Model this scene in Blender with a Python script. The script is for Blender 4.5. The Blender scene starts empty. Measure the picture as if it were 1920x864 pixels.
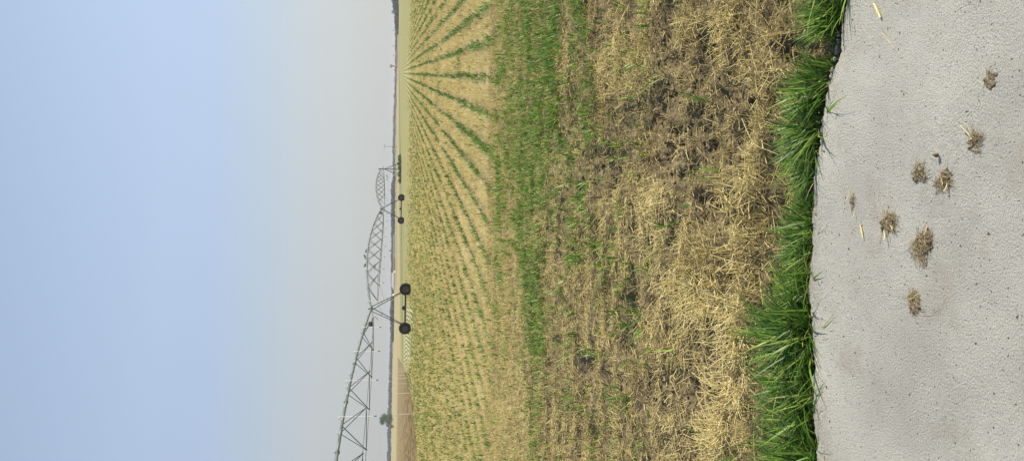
import bpy, bmesh, math, random
import numpy as np
from mathutils import Vector, Matrix
R_ = math.radians
random.seed(7); RNG = np.random.default_rng(11)
SC = bpy.context.scene; COL = SC.collection

# ------------------------------------------------------------------ camera (phone held upright, picture stored on its side)
CAMH, F = 1.6, 1440.0
PITCH, ROLL = R_(8.82), R_(0.8)
f0 = Vector((0, math.cos(PITCH), -math.sin(PITCH))); r0 = Vector((1, 0, 0)); u0 = Vector((0, math.sin(PITCH), math.cos(PITCH)))
rr = math.cos(ROLL) * r0 + math.sin(ROLL) * u0
uu = -math.sin(ROLL) * r0 + math.cos(ROLL) * u0
M = Matrix.Identity(4)
for i in range(3):
    M[i][0], M[i][1], M[i][2] = (-uu)[i], rr[i], (-f0)[i]
M[2][3] = CAMH
cam = bpy.data.cameras.new('camera'); camo = bpy.data.objects.new('camera', cam); COL.objects.link(camo)
camo.matrix_world = M; cam.sensor_width = 36; cam.lens = 27.0; cam.clip_start = 0.05; cam.clip_end = 12000
SC.camera = camo

# ------------------------------------------------------------------ sky, sun, exposure
SUN_EL, SUN_AZ = R_(38), R_(90)                 # azimuth from straight ahead (+Y) towards the right (+X)
w = bpy.data.worlds.new('World'); SC.world = w; w.use_nodes = True
nt = w.node_tree; nt.nodes.clear()
sky = nt.nodes.new('ShaderNodeTexSky'); sky.sky_type = 'NISHITA'; sky.sun_disc = False
sky.sun_elevation = SUN_EL; sky.sun_rotation = SUN_AZ; sky.dust_density = 3.0; sky.air_density = 1.0; sky.ozone_density = 2.0
geo = nt.nodes.new('ShaderNodeTexCoord'); sep = nt.nodes.new('ShaderNodeSeparateXYZ'); nt.links.new(geo.outputs['Generated'], sep.inputs[0])
mr = nt.nodes.new('ShaderNodeMapRange'); mr.inputs['From Min'].default_value = -0.02; mr.inputs['From Max'].default_value = 0.62
nt.links.new(sep.outputs['Z'], mr.inputs['Value'])
ramp = nt.nodes.new('ShaderNodeValToRGB'); e = ramp.color_ramp.elements
e[0].position = 0.0; e[0].color = (5.0, 5.05, 4.9, 1)
e[1].position = 1.0; e[1].color = (2.0, 3.0, 5.2, 1)
for p, c in ((0.05, (5.05, 5.13, 5.0)), (0.17, (4.92, 5.25, 5.4)), (0.273, (4.45, 5.2, 6.0)), (0.368, (4.1, 5.1, 6.8)), (0.456, (4.1, 5.12, 6.85)), (0.578, (3.8, 4.85, 6.55)), (0.6875, (3.5, 4.5, 6.1))):
    q = e.new(p); q.color = (*c, 1)
nt.links.new(mr.outputs[0], ramp.inputs['Fac'])
mixs = nt.nodes.new('ShaderNodeMix'); mixs.data_type = 'RGBA'; mixs.inputs['Factor'].default_value = 0.88
nt.links.new(sky.outputs[0], mixs.inputs['A']); nt.links.new(ramp.outputs[0], mixs.inputs['B'])
bg = nt.nodes.new('ShaderNodeBackground'); bg.inputs['Strength'].default_value = 0.10
wo = nt.nodes.new('ShaderNodeOutputWorld')
side = nt.nodes.new('ShaderNodeMath'); side.operation = 'MULTIPLY_ADD'; side.inputs[1].default_value = 0.28; side.inputs[2].default_value = 1.0; nt.links.new(sep.outputs['X'], side.inputs[0])
scl = nt.nodes.new('ShaderNodeVectorMath'); scl.operation = 'SCALE'; nt.links.new(mixs.outputs['Result'], scl.inputs[0]); nt.links.new(side.outputs[0], scl.inputs['Scale'])
nt.links.new(scl.outputs[0], bg.inputs[0]); nt.links.new(bg.outputs[0], wo.inputs[0])
sl = bpy.data.lights.new('sun', 'SUN'); sl.energy = 5.0; sl.angle = R_(0.8); sl.color = (1.0, 0.915, 0.77)
so = bpy.data.objects.new('sun', sl); COL.objects.link(so)
sd = Vector((math.sin(SUN_AZ) * math.cos(SUN_EL), math.cos(SUN_AZ) * math.cos(SUN_EL), math.sin(SUN_EL)))
so.rotation_euler = (-sd).to_track_quat('-Z', 'Y').to_euler(); so.location = (20, 5, 40)
SC.view_settings.view_transform = 'Standard'; SC.view_settings.look = 'None'; SC.view_settings.gamma = 1.0
SC.view_settings.exposure = 0.32; SC.view_settings.use_curve_mapping = False
SC.render.engine = 'CYCLES'; SC.cycles.volume_bounces = 0; SC.cycles.max_bounces = 6; SC.cycles.transparent_max_bounces = 8

# ------------------------------------------------------------------ survey: photo pixel <-> place
def ray(px, py):
    return f0 + rr * ((432 - py) / F) + uu * ((960 - px) / F)
def ground(px, py, z=0.0):
    d = ray(px, py); t = (z - CAMH) / d.z
    return Vector((d.x * t, d.y * t, z))
def at(py, D, z=0.0):                           # a place D metres ahead, seen at height-line py
    return Vector(((432 - py) / F * D, D, z))
def to_pix(X, Y, Z=-0.05):
    Z = Z - CAMH
    a = X * rr.x + Y * rr.y + Z * rr.z; b = X * uu.x + Y * uu.y + Z * uu.z; c = X * f0.x + Y * f0.y + Z * f0.z
    return 960 - b / c * F, 432 - a / c * F

# ------------------------------------------------------------------ numpy noise
def _h(ix, iy, s):
    n = np.sin(ix * 127.1 + iy * 311.7 + s * 74.7) * 43758.5453
    return n - np.floor(n)
def vn(x, y, s=0):
    ix, iy = np.floor(x), np.floor(y); fx, fy = x - ix, y - iy
    fx = fx * fx * (3 - 2 * fx); fy = fy * fy * (3 - 2 * fy)
    return (_h(ix, iy, s) * (1 - fx) + _h(ix + 1, iy, s) * fx) * (1 - fy) + (_h(ix, iy + 1, s) * (1 - fx) + _h(ix + 1, iy + 1, s) * fx) * fy
def fbm(x, y, s=0, o=4):
    t = 0; a = 0.5; n = 0
    for k in range(o):
        t = t + a * vn(x * 2 ** k, y * 2 ** k, s + k * 3.3); n += a; a *= 0.55
    return t / n
def sst(a, b, x):
    t = np.clip((x - a) / (b - a), 0, 1); return t * t * (3 - 2 * t)

# edge of the concrete slab
EP = [ground(x, y, 0) for x, y in ((1532, 864), (1526, 810), (1520, 750), (1523, 690), (1516, 600), (1513, 500), (1519, 400), (1528, 300), (1541, 200), (1556, 120), (1566, 60), (1580, 0))]
EX = np.array([-6.0] + [p.x for p in EP] + [6.0]); EY = np.array([EP[0].y - 0.25] + [p.y for p in EP] + [EP[-1].y - 0.9])
def edge_y(x): return np.interp(x, EX, EY)

def zones(X, Y):
    "bare-soil factor, straw factor, headland/row factors from real places on the ground"
    px, py = to_pix(X, Y)
    return px, py
def blob(px, py, cx, cy, rx, ry, soft=0.35):
    d = np.sqrt(((px - cx) / rx) ** 2 + ((py - cy) / ry) ** 2)
    return 1 - sst(1 - soft, 1 + soft, d)
SOIL = ((1330, 130, 45, 60), (1370, 190, 60, 40), (1380, 270, 70, 60), (1260, 70, 30, 60), (1130, 320, 40, 50), (1240, 210, 40, 60), (1265, 300, 40, 40),
        (1080, 240, 25, 50), (1240, 430, 25, 40), (1310, 250, 40, 60), (1225, 520, 25, 60), (1165, 620, 25, 60), (1275, 740, 60, 50), (1100, 700, 20, 50), (1320, 400, 25, 40), (1500, 100, 40, 30),
        (1310, 660, 20, 50), (1350, 90, 30, 40), (1060, 400, 18, 30), (1270, 840, 50, 40))
HEAP = ((1380, 480, 80, 80), (1310, 430, 50, 50), (1290, 520, 50, 40), (1400, 560, 60, 60), (1380, 640, 40, 60), (1370, 730, 40, 60), (1440, 250, 40, 40), (1400, 60, 60, 50), (1310, 60, 40, 40), (1330, 560, 60, 60), (1230, 400, 40, 60), (1450, 110, 50, 60), (1190, 130, 60, 60), (1370, 820, 50, 50), (1400, 340, 40, 60))
def soil_f(X, Y):
    px, py = to_pix(X, Y); m = 0 * X
    for b in SOIL: m = np.maximum(m, blob(px, py, *b))
    m = m * sst(0.30, 0.55, 0.5 * fbm(X * 7, Y * 7, 5, 3) + 0.5 * fbm(X * 2, Y * 9, 6, 3)) * 0.9
    return np.clip(m, 0, 1)
def heap_f(X, Y):
    px, py = to_pix(X, Y); m = 0 * X
    for b in HEAP: m = np.maximum(m, blob(px, py, *b, 0.5))
    return m
def bank_d(X, Y):                               # metres beyond the edge of the field, into the bare dirt at the left
    xb = -13.3 - 0.145 * np.maximum(Y - 65, 0) - 0.035 * np.maximum(60 - Y, 0) + 0.15 * np.sin(Y * 0.35) + 0.10 * np.sin(Y * 0.9)
    return xb - X
def wavy(X, Y):
    r = X / np.maximum(Y, 1); return (1 - sst(-.105, -.085, r)) * sst(-.19, -.165, r) * sst(60, 68, Y) * (1 - sst(110, 125, Y))
def height(X, Y):
    near = 1 - sst(6, 14, Y)
    z = -0.05 - 0.0010 * np.minimum(Y, 150)
    z = z + near * 0.10 * (fbm(X * 4.0, Y * 4.0, 1, 5) - 0.5) + near * 0.075 * (fbm(X * 15, Y * 15, 2, 4) - 0.5) * (0.35 + soil_f(X, Y))
    z = z + near * sst(4.0, 6.0, Y) * 0.018 * np.sin(Y * 14 + 3 * fbm(X * 0.5, Y * .3, 77, 2))
    z = z - near * 0.06 * soil_f(X, Y) - near * 0.045 * sst(0.50, 0.36, 0.5 * fbm(X * 8, Y * 8, 31, 3) + 0.5 * fbm(X * 1.6, Y * 8, 33, 3)) + near * 0.012 * heap_f(X, Y)
    z = z + (1 - near) * (1 - sst(25, 60, Y)) * 0.02 * (fbm(X * 3, Y * 3, 4, 3) - .5)
    wv = sst(-7, -12, X) * sst(52, 66, Y) * (1 - sst(100, 115, Y))
    z = z + wv * (0.10 * np.sin(Y * 0.22 + X * 0.5))
    b = bank_d(X, Y)
    m = sst(0, 0.7, b) * sst(30, 38, Y) * (1 - sst(150, 230, Y))
    z = z - 0.42 * m + m * 0.20 * (fbm(X * 1.3, Y * 0.9, 9, 4) - 0.5) * 2
    e_ = Y - edge_y(X)                          # soil drops under the slab
    z = np.where(e_ < 0.22, z - 0.03 * (1 - np.clip(e_ / 0.22, 0, 1)), z)
    z = np.where(e_ < 0.02, -0.14, z)
    return z

# ------------------------------------------------------------------ helpers
def tag(o, label=None, cat=None, group=None, kind=None):
    if label: o['label'] = label
    if cat: o['category'] = cat
    if group: o['group'] = group
    if kind: o['kind'] = kind
    return o
def link(name, me, mat=None, parent=None):
    o = bpy.data.objects.new(name, me); COL.objects.link(o)
    if mat is not None: me.materials.append(mat)
    if parent is not None: o.parent = parent
    return o
def np_mesh(name, V, Q, var=None, smooth=False):
    me = bpy.data.meshes.new(name); V = np.asarray(V, dtype=np.float32); Q = np.asarray(Q, dtype=np.int32); k = Q.shape[1]
    me.vertices.add(len(V)); me.vertices.foreach_set('co', V.ravel())
    me.loops.add(Q.size); me.loops.foreach_set('vertex_index', Q.ravel())
    me.polygons.add(len(Q)); me.polygons.foreach_set('loop_start', np.arange(0, Q.size, k, dtype=np.int32))
    try: me.polygons.foreach_set('loop_total', np.full(len(Q), k, dtype=np.int32))
    except Exception: pass
    me.update(calc_edges=True)
    if smooth: me.polygons.foreach_set('use_smooth', np.ones(len(Q), dtype=bool))
    if var is not None:
        a = me.attributes.new('var', 'FLOAT', 'POINT'); a.data.foreach_set('value', np.asarray(var, dtype=np.float32))
    return me
def blades(P, D, L, W, bend, side, seg=3, var=None, taper=1.0):
    "flat tapering leaves"
    n = len(P); t = np.linspace(0, 1, seg + 1)
    c = P[:, None] + D[:, None] * (L[:, None, None] * t[None, :, None]) + bend[:, None] * (t ** 2)[None, :, None]
    prof = (1 - taper * t ** 1.8) * (0.55 + 0.45 * np.minimum(1, t * 4)); prof[-1] = max(prof[-1], 0.06)
    hw = side[:, None] * (W[:, None, None] * 0.5 * prof[None, :, None])
    V = np.stack([c - hw, c + hw], 2).reshape(-1, 3)
    b = np.arange(n)[:, None] * (2 * (seg + 1)) + np.arange(seg)[None, :] * 2
    Q = np.stack([b, b + 1, b + 3, b + 2], -1).reshape(-1, 4)
    return V, Q, (None if var is None else np.repeat(var, 2 * (seg + 1)))
def straws(P, D, L, W, bend, var, seg=2):
    "three-sided hollow-looking stalks"
    n = len(P); up = np.tile([0.0, 0.0, 1.0], (n, 1)); up[np.abs(D[:, 2]) > 0.9] = [1, 0, 0]
    s = np.cross(D, up); s /= np.linalg.norm(s, axis=1)[:, None]; u = np.cross(s, D)
    t = np.linspace(0, 1, seg + 1)
    c = P[:, None] + D[:, None] * (L[:, None, None] * t[None, :, None]) + bend[:, None] * (t ** 2)[None, :, None]
    rings = [c + (s * math.cos(a) + u * math.sin(a))[:, None] * (W[:, None, None] * 0.5) for a in (math.pi / 2, math.pi * 7 / 6, math.pi * 11 / 6)]
    V = np.stack(rings, 2).reshape(-1, 3)
    b = (np.arange(n)[:, None, None] * (3 * (seg + 1)) + np.arange(seg)[None, :, None] * 3); k = np.arange(3)[None, None, :]; k2 = (k + 1) % 3
    Q = np.stack([b + k, b + k2, b + 3 + k2, b + 3 + k], -1).reshape(-1, 4)
    return V, Q, np.repeat(var, 3 * (seg + 1))
def cat_mesh(name, parts, smooth=False):
    V, Q, A = [], [], []; o = 0
    for v, q, a in parts:
        V.append(v); Q.append(q + o); A.append(a); o += len(v)
    return np_mesh(name, np.concatenate(V), np.concatenate(Q), np.concatenate(A), smooth)
def unit(v): return v / np.linalg.norm(v, axis=1)[:, None]
def sample(dens, y0, y1, dmax, spread=0.37, pad=0.5):
    "scatter points over the ground ahead with a density function (per square metre)"
    wmax = spread * y1 + pad; n = int(2 * wmax * (y1 - y0) * dmax)
    X = RNG.uniform(-wmax, wmax, n); Y = RNG.uniform(y0, y1, n)
    k = np.abs(X) < spread * Y + pad; X, Y = X[k], Y[k]
    k = RNG.uniform(0, dmax, len(X)) < dens(X, Y); return X[k], Y[k]

# ------------------------------------------------------------------ materials
class NT:
    def __init__(s, name):
        s.m = bpy.data.materials.new(name); s.m.use_nodes = True; s.t = s.m.node_tree; s.t.nodes.clear()
        s.out = s.n('ShaderNodeOutputMaterial')
    def n(s, typ, **kw):
        x = s.t.nodes.new(typ)
        for k, v in kw.items(): setattr(x, k, v)
        return x
    def put(s, sock, v):
        if hasattr(v, 'links') or isinstance(v, bpy.types.NodeSocket): s.t.links.new(v, sock)
        elif v is not None:
            try: sock.default_value = v
            except Exception: sock.default_value = (*v, 1)
    def math(s, op, a, b=0.0, c=None, clamp=False):
        x = s.n('ShaderNodeMath', operation=op, use_clamp=clamp); s.put(x.inputs[0], a); s.put(x.inputs[1], b)
        if c is not None: s.put(x.inputs[2], c)
        return x.outputs[0]
    def ss(s, v, a, b):
        x = s.n('ShaderNodeMapRange', interpolation_type='SMOOTHSTEP'); s.put(x.inputs['Value'], v); s.put(x.inputs['From Min'], a); s.put(x.inputs['From Max'], b); return x.outputs[0]
    def mix(s, fac, a, b, mode='MIX'):
        x = s.n('ShaderNodeMix', data_type='RGBA', blend_type=mode); s.put(x.inputs['Factor'], fac); s.put(x.inputs['A'], a); s.put(x.inputs['B'], b); return x.outputs['Result']
    def coord(s):
        return s.n('ShaderNodeTexCoord').outputs['Object']
    def noise(s, vec, scale, detail=3, rough=0.55, dist=0.0):
        x = s.n('ShaderNodeTexNoise'); s.put(x.inputs['Vector'], vec); x.inputs['Scale'].default_value = scale; x.inputs['Detail'].default_value = detail
        x.inputs['Roughness'].default_value = rough; x.inputs['Distortion'].default_value = dist; return x.outputs['Fac']
    def scale(s, vec, sc, rot=(0, 0, 0)):
        x = s.n('ShaderNodeMapping'); s.put(x.inputs['Vector'], vec); x.inputs['Scale'].default_value = sc; x.inputs['Rotation'].default_value = rot; return x.outputs[0]
    def ramp(s, v, stops):
        x = s.n('ShaderNodeValToRGB'); s.put(x.inputs[0], v); e = x.color_ramp.elements
        e[0].position, e[0].color = stops[0][0], (*stops[0][1], 1); e[1].position, e[1].color = stops[-1][0], (*stops[-1][1], 1)
        for p, c in stops[1:-1]: q = e.new(p); q.color = (*c, 1)
        return x.outputs[0]
    def bump(s, h, dist=0.01, strength=1.0, normal=None):
        x = s.n('ShaderNodeBump'); s.put(x.inputs['Height'], h); x.inputs['Distance'].default_value = dist; x.inputs['Strength'].default_value = strength
        if normal is not None: s.put(x.inputs['Normal'], normal)
        return x.outputs[0]
    def bsdf(s, col, rough=0.8, metal=0.0, normal=None, spec=0.3, trans=0.0, tcol=None):
        x = s.n('ShaderNodeBsdfPrincipled'); s.put(x.inputs['Base Color'], col); s.put(x.inputs['Roughness'], rough); s.put(x.inputs['Metallic'], metal)
        x.inputs['Specular IOR Level'].default_value = spec
        if normal is not None: s.put(x.inputs['Normal'], normal)
        o = x.outputs[0]
        if trans > 0:
            t = s.n('ShaderNodeBsdfTranslucent'); s.put(t.inputs[0], tcol if tcol is not None else col)
            mx = s.n('ShaderNodeMixShader'); mx.inputs[0].default_value = trans; s.t.links.new(o, mx.inputs[1]); s.t.links.new(t.outputs[0], mx.inputs[2]); o = mx.outputs[0]
        s.t.links.new(o, s.out.inputs[0]); return s.m
def leaf_mat(name, stops, trans=0.35, rough=0.5):
    t = NT(name); a = t.n('ShaderNodeAttribute', attribute_name='var').outputs['Fac']
    c = t.ramp(a, stops); return t.bsdf(c, rough, spec=0.35, trans=trans)
def rough_mat(name, a, b, scale=4.0, rough=0.8, metal=0.0, bump=0.0, spec=0.3):
    t = NT(name); co = t.coord(); n = t.noise(co, scale, 5, 0.6); c = t.mix(t.ss(n, 0.3, 0.7), a, b)
    nm = t.bump(t.noise(co, scale * 6, 4), bump) if bump else None
    return t.bsdf(c, rough, metal, nm, spec)

STRAW = leaf_mat('straw_mat', [(0, (0.17, 0.13, 0.06)), (0.25, (0.42, 0.34, 0.15)), (0.6, (0.71, 0.585, 0.235)), (1, (0.90, 0.79, 0.40))], 0.2, 0.45)
STUB = leaf_mat('stubble_mat', [(0, (0.36, 0.28, 0.11)), (0.4, (0.66, 0.545, 0.22)), (1, (0.86, 0.75, 0.38))], 0.3, 0.55)
SEED = leaf_mat('seedling_mat', [(0, (0.035, 0.09, 0.010)), (0.5, (0.11, 0.25, 0.024)), (1, (0.38, 0.52, 0.075))], 0.4, 0.42)
GRASS = leaf_mat('grass_mat', [(0, (0.02, 0.055, 0.009)), (0.4, (0.09, 0.20, 0.022)), (0.85, (0.33, 0.48, 0.07)), (0.93, (0.30, 0.36, 0.07)), (1, (0.55, 0.45, 0.20))], 0.38, 0.4)
LEAF = leaf_mat('foliage_mat', [(0, (0.04, 0.085, 0.028)), (0.6, (0.09, 0.16, 0.045)), (1, (0.16, 0.24, 0.07))], 0.25, 0.6)

LEAFF = leaf_mat('hazed_foliage_mat', [(0, (0.05, 0.065, 0.05)), (0.6, (0.10, 0.12, 0.085)), (1, (0.16, 0.17, 0.11))], 0.2, 0.7)  # leaves greyed: part of the distance haze is put into the colour
# ground of the fields
t = NT('field_mat'); co = t.coord(); sx = t.n('ShaderNodeSeparateXYZ'); t.put(sx.inputs[0], co); X, Y = sx.outputs[0], sx.outputs[1]
att = t.n('ShaderNodeAttribute', attribute_name='soil').outputs['Fac']
wmask = t.math('MULTIPLY', t.ss(X, -7, -12), t.math('MULTIPLY', t.ss(Y, 52, 66), t.ss(Y, 115, 100)))
c = t.math('SUBTRACT', X, t.math('MULTIPLY', Y, 0.2))
warp = t.math('MULTIPLY', wmask, t.math('MULTIPLY', t.math('SINE', t.math('MULTIPLY', Y, 0.30)), 1.1))
c = t.math('ADD', c, warp)
c = t.math('ADD', c, t.math('MULTIPLY', t.math('SUBTRACT', t.noise(t.scale(co, (0.25, 0.05, 1)), 1.0, 2), 0.5), 0.35))
ph = t.math('ABSOLUTE', t.math('SUBTRACT', t.math('FRACT', t.math('DIVIDE', c, 0.62)), 0.5))       # 0.5 on the row, 0 between the rows
q = t.math('SUBTRACT', Y, t.math('MULTIPLY', X, 2.5))
n_f = t.noise(co, 34, 6, 0.72); n_m = t.noise(co, 2.2, 5, 0.6); n_l = t.noise(t.scale(co, (1, 0.6, 1)), 0.12, 4, 0.6)
streak = t.noise(t.scale(co, (9, 60, 9)), 1.0, 3, 0.6)
straw = t.ramp(t.math('ADD', t.math('MULTIPLY', n_f, 0.5), t.math('MULTIPLY', streak, 0.5)), [(0.30, (0.24, 0.19, 0.085)), (0.45, (0.49, 0.40, 0.17)), (0.60, (0.70, 0.58, 0.27)), (0.76, (0.80, 0.69, 0.37))])
straw = t.mix(t.math('MULTIPLY', t.ss(n_m, 0.35, 0.7), 0.35), straw, (0.44, 0.37, 0.19))
soilc = t.ramp(n_f, [(0.30, (0.05, 0.037, 0.021)), (0.5, (0.155, 0.12, 0.068)), (0.70, (0.31, 0.25, 0.145))])  # soil tones, darkened so the colour adds shade in gaps between straws
headl = t.math('MULTIPLY', t.ss(Y, 11.9, 9.5), 1.0)                                                                   # 1 on the headland by the road
soil_shade_m = t.math('MAXIMUM', t.math('MAXIMUM', att, t.math('MULTIPLY', t.ss(Y, 10.5, 7.0), 0.85)), t.math('MULTIPLY', headl, t.math('MULTIPLY', t.ss(t.math('ADD', t.math('MULTIPLY', n_m, 0.5), t.math('MULTIPLY', t.noise(t.scale(co, (0.9, 4.5, 1)), 1.0, 4, 0.6), 0.5)), 0.40, 0.56), 0.92)))  # soil mask; its streaks along the road put furrow shade into the colour
base = t.mix(soil_shade_m, straw, soilc)
# crop rows: bare dark soil and, far off, the green of the seedlings themselves
rowm = t.math('MULTIPLY', t.ss(ph, 0.22, 0.40), t.ss(Y, 11.5, 13.5))
rowm = t.math('MULTIPLY', rowm, t.ss(n_m, 0.25, 0.5))
base = t.mix(t.math('MULTIPLY', rowm, 0.60), base, (0.17, 0.135, 0.075))
farg = t.math('MULTIPLY', t.ss(ph, t.math('MULTIPLY_ADD', t.ss(Y, 50, 180), -0.14, 0.20), 0.36), t.ss(Y, 25, 80))
farg = t.math('MULTIPLY', farg, t.math('ADD', 0.55, t.math('MULTIPLY', t.ss(t.noise(t.scale(co, (1.5, 0.4, 1)), 1, 3), 0.35, 0.65), 0.45)))
base = t.mix(t.math('MULTIPLY', farg, t.math('ADD', 0.88, t.math('MULTIPLY', wmask, 0.12))), base, (0.105, 0.145, 0.035))
wr = t.math('ADD', t.math('ADD', X, t.math('MULTIPLY', Y, 0.165)), t.math('MULTIPLY', t.math('SINE', t.math('MULTIPLY_ADD', n_l, 2.0, t.math('MULTIPLY', Y, 0.11))), 1.1))
wph = t.math('ABSOLUTE', t.math('SUBTRACT', t.math('FRACT', t.math('DIVIDE', wr, 0.46)), 0.5))
xy = t.math('DIVIDE', X, Y)
wm2 = t.math('MULTIPLY', t.math('MULTIPLY', t.ss(xy, -0.085, -0.105), t.ss(xy, -0.19, -0.165)), t.math('MULTIPLY', t.ss(Y, 60, 68), t.ss(Y, 125, 110)))
base = t.mix(wm2, base, t.mix(t.ss(wph, 0.20, 0.33), (0.62, 0.54, 0.29), (0.13, 0.17, 0.05)))
gs = t.math('MULTIPLY', t.ss(t.noise(t.scale(co, (0.12, 0.9, 1), (0, 0, -0.15)), 1.0, 5, 0.7), 0.40, 0.62), t.math('MULTIPLY', t.ss(Y, 40, 100), t.math('SUBTRACT', 1.0, wm2)))
base = t.mix(t.math('MULTIPLY', gs, 0.5), base, (0.24, 0.25, 0.07))
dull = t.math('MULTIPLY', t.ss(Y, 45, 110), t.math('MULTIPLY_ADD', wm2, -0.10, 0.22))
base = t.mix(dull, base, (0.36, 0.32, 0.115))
# other fields beyond, in strips
lb = t.noise(t.scale(co, (0.004, 0.05, 1)), 1.0, 3, 0.6)
beyond = t.ramp(t.math('DIVIDE', t.math('ADD', q, t.math('MULTIPLY', lb, 110)), 1500), [(0.0, (0.42, 0.33, 0.16)), (0.125, (0.44, 0.35, 0.17)), (0.14, (0.16, 0.20, 0.065)), (0.165, (0.27, 0.26, 0.10)), (0.20, (0.46, 0.38, 0.19)), (0.25, (0.38, 0.32, 0.15)), (0.28, (0.29, 0.28, 0.115)), (0.38, (0.33, 0.31, 0.14)), (0.42, (0.45, 0.36, 0.2)), (1, (0.24, 0.23, 0.14))])
beyond = t.mix(t.ss(X, -15, -35), beyond, t.mix(n_l, (0.34, 0.28, 0.13), (0.52, 0.44, 0.22)))
base = t.mix(t.ss(q, 150, 158), base, beyond)
# bare dirt at the left beyond the edge of the field
wig = t.math('ADD', t.math('MULTIPLY', t.math('SINE', t.math('MULTIPLY', Y, 0.35)), 0.15), t.math('MULTIPLY', t.math('SINE', t.math('MULTIPLY', Y, 0.9)), 0.10))
xbn = t.math('SUBTRACT', t.math('ADD', -13.3, wig), t.math('MULTIPLY', t.math('MAXIMUM', t.math('SUBTRACT', Y, 65), 0.0), 0.145))
xbn = t.math('SUBTRACT', xbn, t.math('MULTIPLY', t.math('MAXIMUM', t.math('SUBTRACT', 60, Y), 0.0), 0.035))
bd = t.math('SUBTRACT', xbn, X)
dirtc = t.ramp(t.noise(t.scale(co, (1.2, 0.8, 1)), 1.0, 8, 0.78), [(0.36, (0.06, 0.038, 0.015)), (0.5, (0.20, 0.137, 0.052)), (0.64, (0.38, 0.28, 0.115))])
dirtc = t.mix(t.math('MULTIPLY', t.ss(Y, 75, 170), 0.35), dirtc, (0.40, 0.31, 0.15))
dm = t.math('MULTIPLY', t.ss(bd, 0.0, 0.5), t.math('MULTIPLY', t.ss(Y, 30, 36), t.ss(t.math('ADD', Y, t.math('MULTIPLY', n_l, 60)), 260, 225)))
base = t.mix(dm, base, dirtc)
base = t.mix(t.math('MULTIPLY', t.ss(n_l, 0.35, 0.7), 0.25), base, t.mix(1.0, base, (0.72, 0.70, 0.66), 'MULTIPLY'))
bumpn = t.bump(t.math('ADD', n_f, t.math('MULTIPLY', streak, 0.8)), 0.03, 0.9)
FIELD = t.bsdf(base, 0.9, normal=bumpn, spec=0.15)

# concrete
t = NT('concrete_mat'); co = t.coord()
vor = t.n('ShaderNodeTexVoronoi', feature='F1'); t.put(vor.inputs['Vector'], co); vor.inputs['Scale'].default_value = 85
g1 = t.noise(t.scale(co, (1.0, 1.5, 1), (0, 0, 0.4)), 130, 5, 0.68, 0.0); g2 = t.noise(co, 260, 3, 0.6); g3 = t.noise(co, 2.1, 5, 0.6); g4 = t.noise(co, 0.9, 3, 0.5, 0.6); g5 = t.noise(co, 30, 4, 0.7)
rg = t.math('ADD', 0.85, t.math('MULTIPLY', t.ss(g4, 0.35, 0.65), 0.5))
col = t.ramp(g3, [(0.3, (0.565, 0.55, 0.46)), (0.55, (0.665, 0.648, 0.55)), (0.75, (0.725, 0.71, 0.61))])
col = t.mix(t.math('MULTIPLY', t.ss(t.noise(co, 3.3, 5, 0.7), 0.50, 0.68), 0.42), col, (0.45, 0.37, 0.29))
col = t.mix(t.math('MULTIPLY', t.ss(t.noise(co, 1.2, 6, 0.75), 0.46, 0.60), 0.22), col, (0.40, 0.39, 0.36))
col = t.mix(t.math('MULTIPLY', t.ss(g5, 0.64, 0.72), 0.35), col, (0.24, 0.22, 0.19))
col = t.mix(t.math('MULTIPLY', t.ss(t.noise(co, 330, 3, 0.7), 0.62, 0.36), 0.45), col, (0.24, 0.225, 0.195))
pit = t.ss(g1, 0.42, 0.30)
col = t.mix(t.math('MULTIPLY', pit, 0.60), col, (0.20, 0.185, 0.155))
cr = t.n('ShaderNodeSeparateColor'); t.put(cr.inputs[0], vor.outputs['Color'])
pt = t.math('MULTIPLY', t.ss(vor.outputs['Distance'], 0.30, 0.14), t.ss(cr.outputs[0], 0.84, 0.90)); col = t.mix(t.math('MULTIPLY', pt, 0.55), col, (0.17, 0.155, 0.13))
spk = t.ss(t.noise(co, 70, 2, 0.5), 0.68, 0.71); col = t.mix(spk, col, (0.14, 0.115, 0.085))
ve = t.n('ShaderNodeTexVoronoi', feature='DISTANCE_TO_EDGE'); wn = t.n('ShaderNodeTexNoise'); t.put(wn.inputs['Vector'], co); wn.inputs['Scale'].default_value = 5; wn.inputs['Detail'].default_value = 6
wv_ = t.n('ShaderNodeVectorMath', operation='MULTIPLY_ADD'); t.put(wv_.inputs[0], wn.outputs['Color']); wv_.inputs[1].default_value = (.35, .35, 0); t.put(wv_.inputs[2], co); t.put(ve.inputs['Vector'], wv_.outputs[0]); ve.inputs['Scale'].default_value = 1.1
crack = t.math('MULTIPLY', t.ss(ve.outputs['Distance'], 0.0035, 0.001), t.ss(t.noise(co, 1.7, 2), 0.52, 0.60)); col = t.mix(t.math('MULTIPLY', crack, 0.55), col, (0.2, 0.18, 0.15))
g6 = t.noise(t.scale(co, (1, 1.6, 1), (0, 0, -0.5)), 34, 3, 0.6); rg2 = t.ss(t.noise(co, 1.4, 3), 0.42, 0.62)
hgt = t.math('SUBTRACT', t.math('ADD', t.math('MULTIPLY', g1, rg), t.math('ADD', t.math('MULTIPLY', g2, 0.22), t.math('MULTIPLY', t.math('MULTIPLY', g6, rg2), 1.1))), t.math('MULTIPLY', t.math('ADD', pt, crack), 0.3))
CONC = t.bsdf(col, 0.85, normal=t.bump(hgt, 0.014, 1.0), spec=0.25)

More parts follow.
